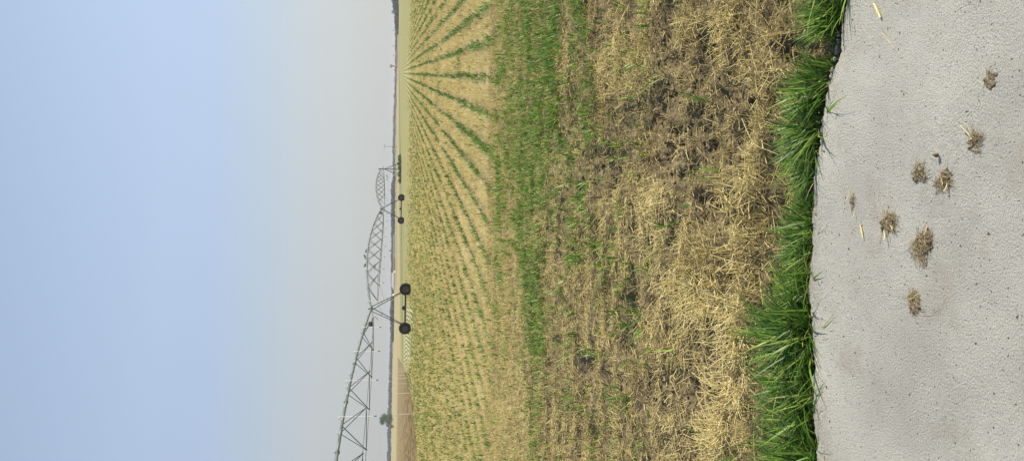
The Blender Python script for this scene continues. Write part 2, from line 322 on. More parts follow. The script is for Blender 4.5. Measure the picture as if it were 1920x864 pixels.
STEEL = rough_mat('galvanised_steel', (0.10, 0.13, 0.127), (0.21, 0.24, 0.235), 3, 0.5, 0.3)
DARKST = rough_mat('weathered_steel', (0.022, 0.032, 0.032), (0.055, 0.07, 0.066), 3, 0.6, 0.2)
BEAMST = rough_mat('dark_base_steel', (0.02, 0.02, 0.022), (0.05, 0.048, 0.045), 4, 0.6)
TYRE = rough_mat('tyre_rubber', (0.018, 0.015, 0.015), (0.035, 0.03, 0.028), 6, 0.85)
RIMM = rough_mat('rim_paint', (0.05, 0.045, 0.045), (0.10, 0.09, 0.085), 6, 0.6)
WHITEP = rough_mat('white_plastic', (0.70, 0.71, 0.68), (0.80, 0.80, 0.78), 5, 0.5)
POLEP = rough_mat('pale_pole', (0.62, 0.55, 0.42), (0.75, 0.70, 0.58), 5, 0.6)
BARK = rough_mat('bark', (0.10, 0.075, 0.05), (0.17, 0.13, 0.09), 8, 0.9, bump=0.02)
FEATH = rough_mat('dark_feathers', (0.015, 0.015, 0.018), (0.04, 0.04, 0.045), 30, 0.7)
WALLW = rough_mat('white_wall', (0.62, 0.58, 0.52), (0.74, 0.70, 0.64), 0.3, 0.8)
WALLP = rough_mat('pink_wall', (0.50, 0.38, 0.32), (0.60, 0.47, 0.40), 0.3, 0.8)
WALLG = rough_mat('grey_wall', (0.30, 0.28, 0.27), (0.40, 0.37, 0.35), 0.3, 0.8)
ROOFR = rough_mat('red_roof', (0.22, 0.10, 0.085), (0.30, 0.15, 0.12), 0.4, 0.8)
ROOFG = rough_mat('grey_roof', (0.16, 0.155, 0.16), (0.24, 0.23, 0.235), 0.3, 0.7)
ROOFW = rough_mat('pale_roof', (0.40, 0.34, 0.29), (0.48, 0.42, 0.36), 0.3, 0.6)
GLASSD = rough_mat('dark_window', (0.04, 0.045, 0.05), (0.07, 0.075, 0.08), 1, 0.2)
DEADM = leaf_mat('dead_root_mat', [(0, (0.13, 0.095, 0.055)), (0.5, (0.36, 0.28, 0.15)), (1, (0.66, 0.55, 0.32))], 0.05, 0.7)
CLODM = rough_mat('clod_soil', (0.11, 0.083, 0.046), (0.28, 0.22, 0.125), 60, 0.95, bump=0.004)

# ------------------------------------------------------------------ field ground sheet
NJ, NI = 760, 640
yj = np.concatenate([[1.9], 2.25 * (4200 / 2.25) ** (np.linspace(0, 1, NJ - 1) ** 1.0)])
ti = np.linspace(-1, 1, NI); ti = np.sign(ti) * (0.42 * np.abs(ti) + 0.9 * np.abs(ti) ** 4)
YY, TT = np.meshgrid(yj, ti, indexing='ij'); XX = TT * (YY + 1.2)
ZZ = height(XX, YY)
V = np.stack([XX, YY, ZZ], -1).reshape(-1, 3); i0 = (np.arange(NJ - 1)[:, None] * NI + np.arange(NI - 1)[None, :]).ravel()
me = np_mesh('field', V, np.stack([i0, i0 + 1, i0 + NI + 1, i0 + NI], -1), smooth=True)
a = me.attributes.new('soil', 'FLOAT', 'POINT'); a.data.foreach_set('value', (soil_f(XX, YY) * (1 - sst(7, 10, YY))).ravel().astype(np.float32))
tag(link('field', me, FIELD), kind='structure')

# ------------------------------------------------------------------ concrete road slab
xs = np.linspace(-6, 6, 1800); wob = 0.012 * (fbm(xs * 9, xs * 0, 3, 4) - .5) * 2 + 0.012 * (vn(xs * 55, xs * 0, 4) - .5) + 0.008 * (vn(xs * 140, xs * 0, 5) - .5)
notch = 0.045 * np.exp(-((xs - ground(1555, 100).x) / 0.10) ** 2)
ey = edge_y(xs) + wob - notch
us = np.concatenate([np.linspace(0, 1, 150) ** 1.2])
SX, SU = np.meshgrid(xs, us, indexing='ij'); SY = ey[:, None] * (1 - SU) + (-4.0) * SU
SZ = 0.004 * (fbm(SX * 2, SY * 2, 8, 3) - .5) - 0.012 * np.exp(-(SU * 7 / 0.05) ** 2) * (0.3 + vn(SX * 14, SY * 0, 2))
V = np.stack([SX, SY, SZ], -1).reshape(-1, 3); n2 = len(us); i0 = (np.arange(len(xs) - 1)[:, None] * n2 + np.arange(n2 - 1)[None, :]).ravel()
Q = np.stack([i0, i0 + 1, i0 + n2 + 1, i0 + n2], -1)[:, ::-1]
# side face of the slab
fv = []; drops = (0.0, -0.03, -0.075, -0.13)
for k, dz in enumerate(drops):
    jit = 0.022 * (fbm(xs * 20, xs * 0 + k, 6, 3) - .5) * 2 * (k > 0)
    fv.append(np.stack([xs, ey + jit, SZ[:, 0] + dz], -1))
F2 = np.concatenate(fv); nb = len(V); nx = len(xs); Q2 = []
for k in range(len(drops) - 1):
    b = nb + k * nx + np.arange(nx - 1); Q2.append(np.stack([b, b + 1, b + nx + 1, b + nx], -1))
me = np_mesh('concrete_road', np.concatenate([V, F2]), np.concatenate([Q] + Q2), smooth=True)
tag(link('concrete_road', me, CONC), kind='structure')

# ------------------------------------------------------------------ straw litter, stubble, seedlings (nobody could count them)
def noise_row(X, Y): return fbm(X * 1.5, Y * 1.5, 21, 3)
def d_near(X, Y):
    px, py = to_pix(X, Y); h = heap_f(X, Y); s = soil_f(X, Y)
    n = 0.5 * fbm(X * 8, Y * 8, 31, 3) + 0.5 * fbm(X * 1.6, Y * 8, 33, 3)
    d = 5200 * sst(0.41, 0.57, n) * (0.70 + 0.30 * h) + 1500 + 600 * h
    d = d * (1 - 0.80 * s) * (Y > edge_y(X) + 0.03)
    d = d * 1.0
    return np.clip(d * (1 - 0.5 * sst(6, 10, Y)), 0, 6500)
X_, Y_ = sample(d_near, 2.3, 13.5, 6500, 0.42, 0.4); n = len(X_)
hp = heap_f(X_, Y_); az = RNG.uniform(0, 2 * math.pi, n)
# flow direction of the lying straw varies in swirls
sw = fbm(X_ * 1.3, Y_ * 1.3, 41, 2) * 9 + RNG.normal(0, 0.55, n); az = np.where(RNG.uniform(0, 1, n) < 0.5, sw, az)
el = np.abs(RNG.normal(0, 0.22, n)); st = RNG.uniform(0, 1, n) < (0.42 + 0.20 * hp); el = np.where(st, RNG.uniform(0.4, 1.4, n), el)
D_ = np.stack([np.cos(az) * np.cos(el), np.sin(az) * np.cos(el), np.sin(el)], -1)
L_ = (0.02 + RNG.exponential(0.028, n)).clip(0, .13) * (1 + 1.2 * hp * sst(5.0, 3.2, Y_) * RNG.uniform(0, 1, n))
L_ *= np.where(st, 0.8, 1.0)
W_ = RNG.uniform(0.0017, 0.0044, n) * (1 + 0.06 * np.clip(Y_ - 4, 0, 9))
Z_ = height(X_, Y_) + RNG.uniform(0.0, 0.022, n) + hp * RNG.uniform(0, 0.03, n)
dull_ = fbm(X_ * 2.2, Y_ * 2.2, 51, 2)
va = np.clip(RNG.normal(0.50, 0.27, n) + 0.25 * hp - 0.35 * (1 - dull_) + 0.08, 0, 1)
tag(link('straw_litter', cat_mesh('straw_litter', [straws(np.stack([X_, Y_, Z_], -1), D_, L_, W_, np.stack([0 * X_, 0 * X_, -L_ * RNG.uniform(0, .15, n)], -1), va)]), STRAW),
    'loose broken pale straw scattered over the rough soil beside the road', 'straw', kind='stuff')

def rowc(X, Y):
    wv = sst(-7, -12, X) * sst(52, 66, Y) * (1 - sst(100, 115, Y))
    return X - 0.2 * Y + wv * np.sin(Y * .30) * 1.1
def rowdist(X, Y):                                    # 0 on a row of seedlings, 0.31 half way between
    c = rowc(X, Y) + 0.16 * sst(70, 20, Y) * (fbm(X * 0.5, Y * 0.22, 61, 3) - .5)
    return np.abs((c / 0.62) % 1.0 - 0.5) * 0.62      # here 0.31 = row centre
def d_stub(X, Y):
    inb = 1 - sst(0.10, 0.22, rowdist(X, Y))          # between the rows
    d = 420 * (1 - sst(12, 100, Y) ** 0.42) * (0.18 + 0.82 * inb)
    d = np.where(Y < 12.6, 260 * (0.4 + fbm(X * 2, Y * 6, 71, 2)), d)
    return d * (bank_d(X, Y) < 0) * (Y - 2.5 * X < 150) * sst(6.5, 9, Y) * (1 - wavy(X, Y))
A1, B1 = sample(d_stub, 7, 25, 430, .44, .6); A2, B2 = sample(d_stub, 25, 98, 230, 0.40, 0.6); X_, Y_ = np.concatenate([A1, A2]), np.concatenate([B1, B2]); n = len(X_)
az = RNG.uniform(0, 2 * math.pi, n); el = RNG.uniform(0.75, 1.55, n)
D_ = np.stack([np.cos(az) * np.cos(el), np.sin(az) * np.cos(el), np.sin(el)], -1)
L_ = RNG.uniform(0.035, 0.10, n); W_ = (0.0035 + 0.00042 * (Y_ - 7)) * RNG.uniform(0.6, 1.3, n)
va = np.clip(RNG.normal(0.5, 0.2, n) + (fbm(X_ * 0.7, Y_ * 0.7, 81, 3) - .5) * 0.6, 0, 1)
tag(link('standing_stubble', cat_mesh('standing_stubble', [straws(np.stack([X_, Y_, height(X_, Y_) - .005], -1), D_, L_, W_, np.zeros((n, 3)), va, 1)]), STUB),
    'short cut golden wheat stubble standing between the green crop rows', 'stubble', kind='stuff')

def d_seed(X, Y):                                     # plants per square metre
    px, py = to_pix(X, Y); n = fbm(X * 1.1, Y * 1.1, 91, 3); n2 = fbm(X * 5, Y * 5, 92, 2)
    row = np.exp(-((0.31 - rowdist(X, Y)) / (0.034 + 0.026 * sst(24, 12, Y))) ** 2)
    gap = sst(0.36, 0.55, n * .6 + n2 * .4)
    left = sst(420, 640, py)                          # further left the drilling is thinner and ragged
    d = row * (150 - 20 * left) * (1 - .3 * sst(14, 30, Y)) * (0.22 + 0.4 * left + (0.78 - .4 * left) * gap) * (Y > 12.3 + 0.8 * (n2 - .5)) + (3 + 5 * left * sst(0.35, 0.55, n2)) * (Y > 12.3)
    thick = np.exp(-((py - 262) / 40) ** 2) + np.exp(-((py - 60) / 50) ** 2)
    d = d * (1 + 0.8 * thick * (Y < 22))
    d = d * (1 - sst(24, 105, Y) ** 0.62)
    # headland bands running along the road
    wd = np.interp(py, [-50, 100, 400, 480, 660, 864], [36, 34, 32, 20, 17, 10])
    main = np.exp(-((px - (1012 - 0.012 * py + 8 * np.sin(py / 90))) / wd) ** 4) * (1 - 0.72 * sst(640, 690, py)) * np.where(py > 470, 0.85, 0.30 + 0.85 * sst(.40, .58, n2 * .6 + fbm(X * 2.2, Y * 6, 95, 2) * .4))
    wide = np.exp(-((px - 965) / 34) ** 2) * (1 - sst(420, 540, py)) * 0.26 * sst(0.42, 0.60, n2 * .6 + fbm(X * 2.2, Y * 6, 97, 2) * .4)
    sec = np.exp(-((px - 1085) / 20) ** 2) * (1 - sst(440, 560, py)) * 0.32 * sst(0.42, 0.62, n2)
    thin = 0.09 * sst(0.5, 0.68, n2) * (1 - sst(1150, 1300, px)) * sst(925, 935, px) + 0.012 * (1 - sst(1200, 1350, px)) + .003
    side = np.exp(-((px - 930) / 16) ** 2) * sst(0.4, .6, n2) * 0.25 * sst(60, 120, py) * (1 - sst(500, 650, py))
    hl = 760 * np.clip(main + wide + sec + thin + side, 0, 1.1)
    d = np.where(Y < 12.3, hl, d)
    return d * (Y > edge_y(X) + 0.3) * (bank_d(X, Y) < 0) * (Y - 2.5 * X < 150) * (1 - wavy(X, Y))
A1, B1 = sample(d_seed, 3.2, 22, 850, 0.44, 0.6); A2, B2 = sample(d_seed, 22, 112, 190, 0.40, 0.6); X_, Y_ = np.concatenate([A1, A2]), np.concatenate([B1, B2])
nP = len(X_); print('seedlings', nP)
NB = 4; X4 = np.repeat(X_, NB); Y4 = np.repeat(Y_, NB); n = len(X4)
px, py = to_pix(X4, Y4); dense = (np.exp(-((px - 1000) / 50) ** 2) * (Y4 < 12.3))
az = RNG.uniform(0, 2 * math.pi, n); el = RNG.uniform(0.8, 1.5, n)
D_ = np.stack([np.cos(az) * np.cos(el), np.sin(az) * np.cos(el), np.sin(el)], -1)
psz = np.repeat(RNG.uniform(0.65, 1.2, nP), NB)
L_ = RNG.uniform(0.09, 0.20, n) * psz * (1 - 0.25 * dense)
L_ = L_ * (1 + 0.35 * sst(14, 30, Y4)); W_ = RNG.uniform(0.008, 0.016, n) * (1 + 0.034 * np.clip(Y4 - 10, 0, 60)) * (1 - 0.3 * dense)
bd_ = RNG.uniform(0.05, 0.5, n); bend = np.stack([np.cos(az) * L_ * bd_, np.sin(az) * L_ * bd_, -L_ * bd_ * .9], -1)
side = np.stack([-np.sin(az), np.cos(az), RNG.uniform(-.3, .3, n)], -1)
P_ = np.stack([X4 + RNG.normal(0, 0.006, n), Y4 + RNG.normal(0, 0.006, n), height(X4, Y4) - 0.003], -1)
va = np.clip(RNG.normal(0.5, 0.22, n) + np.repeat(RNG.normal(0, .12, nP), NB) - 0.2 * sst(12.5, 20, Y4), 0, 1)
tag(link('crop_seedlings', cat_mesh('crop_seedlings', [blades(P_, D_, L_, W_, bend, unit(side), 3, va)], True), SEED),
    'young green cereal seedlings growing in rows through the stubble', 'seedlings', kind='stuff')

# grass verge on the edge of the slab
def verge_h(py):
    return np.interp(py, [-60, 0, 44, 58, 92, 122, 142, 200, 300, 400, 500, 560, 620, 700, 780, 864, 930], [0.26, .26, .25, .12, 0.0, .10, .17, .20, .19, .18, .18, .22, .28, .30, .29, .30, .29])
def verge(name, ylo, yhi, label, n):
    xa, xb = ground(1530, yhi).x, ground(1540, ylo).x
    X = RNG.uniform(xa, xb, n); dep = np.abs(RNG.normal(0, 0.06, n)) + 0.012; dep = dep * (1 + 0.7 * sst(-.15, -.45, X))
    Y = edge_y(X) + dep; _, py = to_pix(X, Y)
    hh = verge_h(py); k = hh > 0.05; k &= RNG.uniform(0, 1, n) < (0.55 + 0.6 * fbm(X * 7, Y * 7, 13, 2)) * np.exp(-(dep / 0.17) ** 2)
    X, Y, hh, dep = X[k], Y[k], hh[k], dep[k]; n = len(X)
    # blades fan out of tufts
    cell = 0.075; tx = (np.floor(X / cell) + _h(np.floor(X / cell), 0 * X, 3)) * cell; lean = (X - tx) * 4
    az = np.arctan2(RNG.normal(0.6, 0.5, n), lean + RNG.normal(0, 0.55, n))
    az = np.where(RNG.uniform(0, 1, n) < 0.55, RNG.uniform(-.1, math.pi + .1, n), az); az = np.where(RNG.uniform(0, 1, n) < 0.025, -math.pi / 2 + RNG.normal(0, .6, n), az)
    el = np.clip(RNG.normal(1.12, 0.22, n), 0.3, 1.5); _, pyb = to_pix(X, Y); ng = np.exp(-((pyb - 92) / 75) ** 2); el = el * (1 - ng) + 1.42 * ng
    D = np.stack([np.cos(az) * np.cos(el), np.sin(az) * np.cos(el), np.sin(el)], -1)
    tuft = 0.60 + 0.55 * _h(np.floor(X / cell), 0 * X, 8); L = hh * RNG.uniform(0.4, 1.2, n) * tuft; W = RNG.uniform(0.006, 0.0155, n)
    bn = (RNG.uniform(0.15, 0.95, n) * (1 - .7 * ng))[:, None] * L[:, None] * np.stack([np.cos(az) * .7, np.sin(az) * .7, -0.55 + 0 * az], -1)
    s = np.stack([-np.sin(az), np.cos(az), RNG.uniform(-.5, .5, n)], -1)
    va = np.clip(RNG.normal(0.45, 0.2, n), 0, 0.86); dead = RNG.uniform(0, 1, n); va = np.where(dead < 0.09, RNG.uniform(.9, 1, n), va)
    P = np.stack([X, Y, height(X, Y) - 0.005], -1)
    parts = [blades(P, D, L, W, bn, unit(s), 5, va)]
    m = n // 2; q_ = RNG.integers(0, n, m)                # dry thatch low in the clumps
    az = RNG.uniform(0, 6.28, m); el = RNG.uniform(-.05, .7, m); D = np.stack([np.cos(az) * np.cos(el), np.sin(az) * np.cos(el), np.sin(el)], -1)
    parts.append(blades(P[q_] + [0, 0, .01], D, RNG.uniform(.03, .09, m), RNG.uniform(.002, .004, m), np.zeros((m, 3)), unit(np.stack([-np.sin(az), np.cos(az), 0 * az], -1)), 2, RNG.uniform(.88, 1, m))[0:3])
    V, Q, A = [], [], []; o = 0
    tag(link(name, cat_mesh(name, parts, True), GRASS), label, 'grass', kind='stuff')
verge('verge_grass', 92, 960, 'long lush green grass growing along the concrete edge, left of the bare gap', 11500)
verge('verge_grass', -120, 92, 'isolated green grass clump on the concrete edge at the far right of the verge', 3300)

# ------------------------------------------------------------------ clods of soil in the rough ground
def rock_np(c, r, seed, n=10):
    rg = np.random.default_rng(seed); m = n // 2 + 2
    th = np.linspace(0, math.pi, m); ph_ = np.linspace(0, 2 * math.pi, n, endpoint=False)
    T, Pp = np.meshgrid(th, ph_, indexing='ij'); k = rg.uniform(0.65, 1.2, T.shape); k[0] = k[0].mean(); k[-1] = k[-1].mean()
    V = np.stack([np.sin(T) * np.cos(Pp) * r[0] * k, np.sin(T) * np.sin(Pp) * r[1] * k, np.cos(T) * r[2] * k], -1).reshape(-1, 3) + c
    i = (np.arange(m - 1)[:, None] * n + np.arange(n)[None, :]); j = (np.arange(m - 1)[:, None] * n + (np.arange(n)[None, :] + 1) % n)
    return V, np.stack([i.ravel(), j.ravel(), (j + n).ravel(), (i + n).ravel()], -1), np.full(len(V), rg.uniform())
def d_clod(X, Y): return (120 + 1500 * soil_f(X, Y)) * (Y > edge_y(X) + .05)
X_, Y_ = sample(d_clod, 2.5, 9.5, 1600, 0.36, 0.4)
parts = []
for k, (x, y) in enumerate(zip(X_, Y_)):
    r = min(0.026, 0.003 + RNG.exponential(0.0045)); parts.append(rock_np(np.array([x, y, float(height(np.array([x]), np.array([y]))[0]) + r * .2]), (r * RNG.uniform(.8, 1.4), r * RNG.uniform(.8, 1.4), r * .75), k, 6))
print('clods', len(parts))
tag(link('soil_clods', cat_mesh('soil_clods', parts), CLODM), 'crumbled brown soil clods lying in the bare hollows of the field', 'soil', kind='stuff')

# ------------------------------------------------------------------ shape helpers for built things
class MB:
    def __init__(s): s.b = bmesh.new()
    def bar(s, a, b, r, seg=6, r2=None):
        a, b = Vector(a), Vector(b); d = b - a; L = d.length
        if L < 1e-6: return s
        m = Matrix.Translation((a + b) / 2) @ d.to_track_quat('Z', 'Y').to_matrix().to_4x4()
        bmesh.ops.create_cone(s.b, cap_ends=True, segments=seg, radius1=r, radius2=r if r2 is None else r2, depth=L, matrix=m); return s
    def path(s, pts, r, seg=6):
        for a, b in zip(pts[:-1], pts[1:]): s.bar(a, b, r, seg)
        return s
    def box(s, c, d, rz=0.0, bev=0.0):
        m = Matrix.Translation(c) @ Matrix.Rotation(rz, 4, 'Z') @ Matrix.Diagonal((*d, 1))
        g = bmesh.ops.create_cube(s.b, size=1, matrix=m)
        if bev: bmesh.ops.bevel(s.b, geom=list({e for v in g['verts'] for e in v.link_edges}), offset=bev, segments=1, affect='EDGES')
        return s
    def ball(s, c, r, sub=2):
        m = Matrix.Translation(c) @ Matrix.Diagonal((*(r if hasattr(r, '__len__') else (r, r, r)), 1))
        bmesh.ops.create_icosphere(s.b, subdivisions=sub, radius=1, matrix=m); return s
    def lathe(s, prof, mat, n=32):
        rings = []
        for (x, r) in prof:
            rings.append([s.b.verts.new(mat @ Vector((x, r * math.cos(2 * math.pi * k / n), r * math.sin(2 * math.pi * k / n)))) for k in range(n)])
        for a, b in zip(rings[:-1], rings[1:]):
            for k in range(n): s.b.faces.new((a[k], a[(k + 1) % n], b[(k + 1) % n], b[k]))
        s.b.faces.new(rings[0][::-1]); s.b.faces.new(rings[-1]); return s
    def face(s, *p): s.b.faces.new([s.b.verts.new(x) for x in p]); return s
    def build(s, name, mat, parent=None, smooth=False):
        bmesh.ops.recalc_face_normals(s.b, faces=s.b.faces)
        me = bpy.data.meshes.new(name); s.b.to_mesh(me); s.b.free()
        if smooth: me.polygons.foreach_set('use_smooth', np.ones(len(me.polygons), dtype=bool))
        return link(name, me, mat, parent)
def empty(name, loc, rz=0.0):
    o = bpy.data.objects.new(name, None); COL.objects.link(o); o.location = loc; o.rotation_euler = (0, 0, rz); o.empty_display_size = 0.3; return o
def copy_tree(o, parent=None):
    c = o.copy(); COL.objects.link(c)
    if parent is not None: c.parent = parent
    for ch in [x for x in COL.objects if x.parent == o]: copy_tree(ch, c)
    return c
def gz(x, y): return float(height(np.array([float(x)]), np.array([float(y)]))[0])

# ------------------------------------------------------------------ centre-pivot irrigator (one machine)
T1 = Vector((-7.3, 71.0, 0)); dirn = Vector((10.5, 54.0, 0)).normalized(); SP = 55.0
T0 = T1 - dirn * SP; T2 = T1 + dirn * SP; C0 = T2 + dirn * SP; perp = Vector((-dirn.y, dirn.x, 0))     # perp points left
piv = empty('centre_pivot_irrigator', C0)
tag(piv, 'long galvanised wheeled irrigation boom with arched trusses crossing the stubble field', 'irrigator')
inv = Matrix.Translation(-C0)
def W2(v): return Vector(v) - C0                                  # children live in the machine's own space
towers = [(T0, -0.06, 3.45), (T1, -0.13, 3.45), (T2, -0.20, 3.45)]
def wheel_mesh():
    b = MB(); I = Matrix.Identity(4); R = 0.53
    prof = [(-.10, .30), (-.135, .36), (-.15, .44), (-.13, .50), (-.08, R), (.08, R), (.13, .50), (.15, .44), (.135, .36), (.10, .30)]
    b.lathe(prof, I, 36)
    for k in range(26):                                           # chevron lugs
        a = 2 * math.pi * k / 26
        for sgn in (-1, 1):
            p = Vector((0.07 * sgn, math.cos(a + .05 * sgn) * (R + .01), math.sin(a + .05 * sgn) * (R + .01)))
            m = Matrix.Translation(p) @ Matrix.Rotation(a, 4, 'X') @ Matrix.Rotation(0.6 * sgn, 4, 'Y') @ Matrix.Diagonal((0.13, .045, .035, 1))
            bmesh.ops.create_cube(b.b, size=1, matrix=m)
    return b
wm = wheel_mesh().build('wheel', TYRE, None); wmesh = wm.data; bpy.data.objects.remove(wm)
rb = MB(); rb.lathe([(-.155, .29), (-.16, .24), (-.10, .20), (-.09, .10), (-.17, .085), (-.17, .0001)], Matrix.Identity(4), 28)
rb.lathe([(.155, .29), (.16, .24), (.10, .20), (.09, .10), (.17, .085), (.17, .0001)], Matrix.Identity(4), 28)
rm = rb.build('rim', RIMM); rmesh = rm.data; bpy.data.objects.remove(rm)
hb = MB(); hb.bar((-.20, 0, 0), (.20, 0, 0), .055, 12)
for k in range(8): hb.ball((-.11, .15 * math.cos(k * .785), .15 * math.sin(k * .785)), .018, 1)
hm = hb.build('hub', BEAMST); hmesh = hm.data; bpy.data.objects.remove(hm)
ang = math.atan2(dirn.y, dirn.x)
for (T, g, top) in towers:
    zc = g + 0.50
    ends = []
    for s in (-1, 1):
        c = T + perp * (1.86 * s); c.z = zc; ends.append(c)
        w_ = link('wheel', wmesh, None, piv); w_.location = W2(c); w_.rotation_euler = (random.random() * .01, 0, ang)
        r_ = link('rim', rmesh, None, w_); h_ = link('hub', hmesh, None, w_)
    b = MB(); a_, b_ = ends[0] - perp * -0.62, ends[1] - perp * 0.62
    b.bar(W2(ends[0] + dirn * .26 + perp * .05), W2(ends[1] + dirn * .26 - perp * .05), .075, 4)
    for e_ in ends: b.bar(W2(e_ + dirn * .30), W2(e_ + dirn * .12), .11, 10); b.box(W2(e_ + dirn * .30), (.25, .25, .25), ang, .03)
    bm_ = b.build('base_beam', BEAMST, piv)
    b = MB(); cc = T + dirn * .26; cc.z = zc + .14; b.bar(W2(cc - perp * .18), W2(cc + perp * .18), .10, 12); b.box(W2(cc + Vector((0, 0, .1))), (.16, .2, .12), ang, .015); b.build('drive_motor', DARKST, bm_)
    apex = {}
    for s in (-1, 1):
        for q_ in (-1, 1):
            p1 = T + dirn * (.55 * q_) + perp * (.10 * s); p1.z = top - .12
            p2 = ends[0 if s < 0 else 1] + dirn * (.26 + .10 * q_) - perp * (.22 * s); p2.z = zc + .10
            b = MB().bar(W2(p1), W2(p2), .038, 4); b.build('tower_leg', DARKST, piv)
        for fr in (.28, .45):
            l = MB()
            A = [(T + dirn * (.55 * q_) + perp * (.10 * s) + Vector((0, 0, top - .12))).lerp(ends[0 if s < 0 else 1] + dirn * (.26 + .10 * q_) - perp * (.22 * s), fr) for q_ in (-1, 1)]
            l.bar(W2(A[0]), W2(A[1]), .022, 4); l.build('leg_brace', DARKST, piv)
    b = MB(); z = Vector((0, 0, 1))
    b.box(W2(T + z * (top - .1)), (1.3, .26, .08), ang); b.ball(W2(T + z * (top)), .15); b.bar(W2(T + z * (top - .1)), W2(T + z * (top + .28)), .05, 8); b.build('tower_head', DARKST, piv)
# spans
spans = [(T0, T1, 3.45, 3.45, 1.05, .45), (T1, T2, 3.45, 3.45, 1.12, .5), (T2, C0, 3.45, 4.5, 1.0, .62)]
hposes = []
for (A, B, za, zb, rise, low) in spans:
    def pz(s): u = s / SP; return za + (zb - za) * u + 4 * rise * u * (1 - u)
    def lz(s): u = s / SP; return za + (zb - za) * u - low + 0.12 * abs(2 * u - 1) ** 3
    b = MB(); N = 28; pts = [A + dirn * (SP * k / N) + Vector((0, 0, pz(SP * k / N))) for k in range(N + 1)]
    b.path([W2(p) for p in pts], .095, 10)
    for k in range(1, 24):                                        # outlet sockets and pipe flanges
        s = SP * k / 24; p = A + dirn * s + Vector((0, 0, pz(s))); b.bar(W2(p), W2(p + Vector((0, 0, .2))), .022, 6)
        if k % 3 == 0: b.bar(W2(p - dirn * .05), W2(p + dirn * .05), .14, 10)
    b.build('span_pipe', STEEL, piv, True)
    st_ = [SP / 2 + (k - 3.5) * 5.8 for k in range(8)]; hw = 1.36
    for s_ in (-1, 1):
        b = MB(); nodes = [A + dirn * s + perp * (hw * s_) + Vector((0, 0, lz(s))) for s in st_]
        b.path([W2(p) for p in nodes], .022, 5)
        # far end is tied down to the tower legs, near end up to the pipe
        legp = A + dirn * .5 + perp * (.72 * s_) + Vector((0, 0, za - 1.15))
        mid = (legp + nodes[0]) / 2 + Vector((0, 0, .10))
        b.path([W2(nodes[0]), W2(mid), W2(legp)], .015, 5)
        b.bar(W2(nodes[-1]), W2(B - dirn * .9 + perp * (.12 * s_) + Vector((0, 0, zb - .12))), .018, 5)
        b.build('truss_rod', STEEL, piv)
    for s in st_:
        b = MB()
        for s_ in (-1, 1):
            nd = A + dirn * s + perp * (hw * s_) + Vector((0, 0, lz(s)))
            for o_ in (-.52, .52): b.bar(W2(A + dirn * (s + o_) + perp * (.08 * s_) + Vector((0, 0, pz(s + o_) - .06))), W2(nd), .026, 4)
            b.ball(W2(nd), .06, 1)
        b.bar(W2(A + dirn * s + perp * hw + Vector((0, 0, lz(s)))), W2(A + dirn * s - perp * hw + Vector((0, 0, lz(s)))), .02, 4)
        b.build('truss_frame', DARKST, piv)
    for s in [x + 1.4 for x in st_] + [1.9 if A is not T0 else 3.0]:
        if s > SP - 1: continue
        off = perp * -.16; p = A + dirn * s + Vector((0, 0, pz(s)))
        if A is T0: pass
        b = MB().path([W2(p + Vector((0, 0, .08))), W2(p + Vector((0, 0, .24))), W2(p + off * .5 + Vector((0, 0, .32))), W2(p + off + Vector((0, 0, .22))), W2(p + off + Vector((0, 0, 2.62 - p.z)))], .02, 6)
        d_ = b.build('drop_pipe', WHITEP, piv)
        q_ = p + off; q_.z = 2.60; MB().bar(W2(q_), W2(q_ - Vector((0, 0, .12))), .035, 8, .02).bar(W2(q_ - Vector((0, 0, .12))), W2(q_ - Vector((0, 0, .16))), .045, 8).build('sprinkler_head', DARKST, d_)
    # control box and hose loop hung under the pipe before each tower
    if B is not C0:
        s = SP - 4.4; p = A + dirn * s + Vector((0, 0, pz(s) - .40)); b = MB().box(W2(p), (.34, .34, .36), ang, .02).bar(W2(p + Vector((0, 0, .15))), W2(p + Vector((0, 0, .4))), .03)
        cb = b.build('control_box', BEAMST, piv)
        pp = [p + Vector((.18, 0, -.15)) + Vector((.10 + .32 * math.sin(x) * 1.0, 0, -.18 + .26 * math.cos(x))) for x in [k * .3 for k in range(11)]]
        MB().path([W2(x) for x in pp], .022, 5).build('hose_loop', DARKST, cb)
# pivot point: four braced legs round a riser
zt = 3.55; b0 = 1.95
for a in range(4):
    c = Vector((math.cos(ang + a * math.pi / 2 + math.pi / 4), math.sin(ang + a * math.pi / 2 + math.pi / 4), 0))
    MB().bar(c * .12 + Vector((0, 0, zt)), c * b0 * 1.2 + Vector((0, 0, -.25)), .05, 4).build('pivot_leg', DARKST, piv)
for fr in (.35, .62, .85):
    b = MB(); ring = []
    for a in range(4):
        c = Vector((math.cos(ang + a * math.pi / 2 + math.pi / 4), math.sin(ang + a * math.pi / 2 + math.pi / 4), 0)); ring.append((c * .12 + Vector((0, 0, zt))).lerp(c * b0 * 1.2 + Vector((0, 0, -.25)), fr))
    for a in range(4): b.bar(ring[a], ring[(a + 1) % 4], .035, 4)
    b.build('leg_ring', DARKST, piv)
MB().bar((0, 0, -.2), (0, 0, 4.5), .10, 10).bar((0, 0, 4.5), (0, 0, 5.0), .14, 10).bar((0, 0, 4.5), Vector((0, 0, 4.5)) - dirn * 1.0, .09, 8).build('riser_pipe', DARKST, piv)

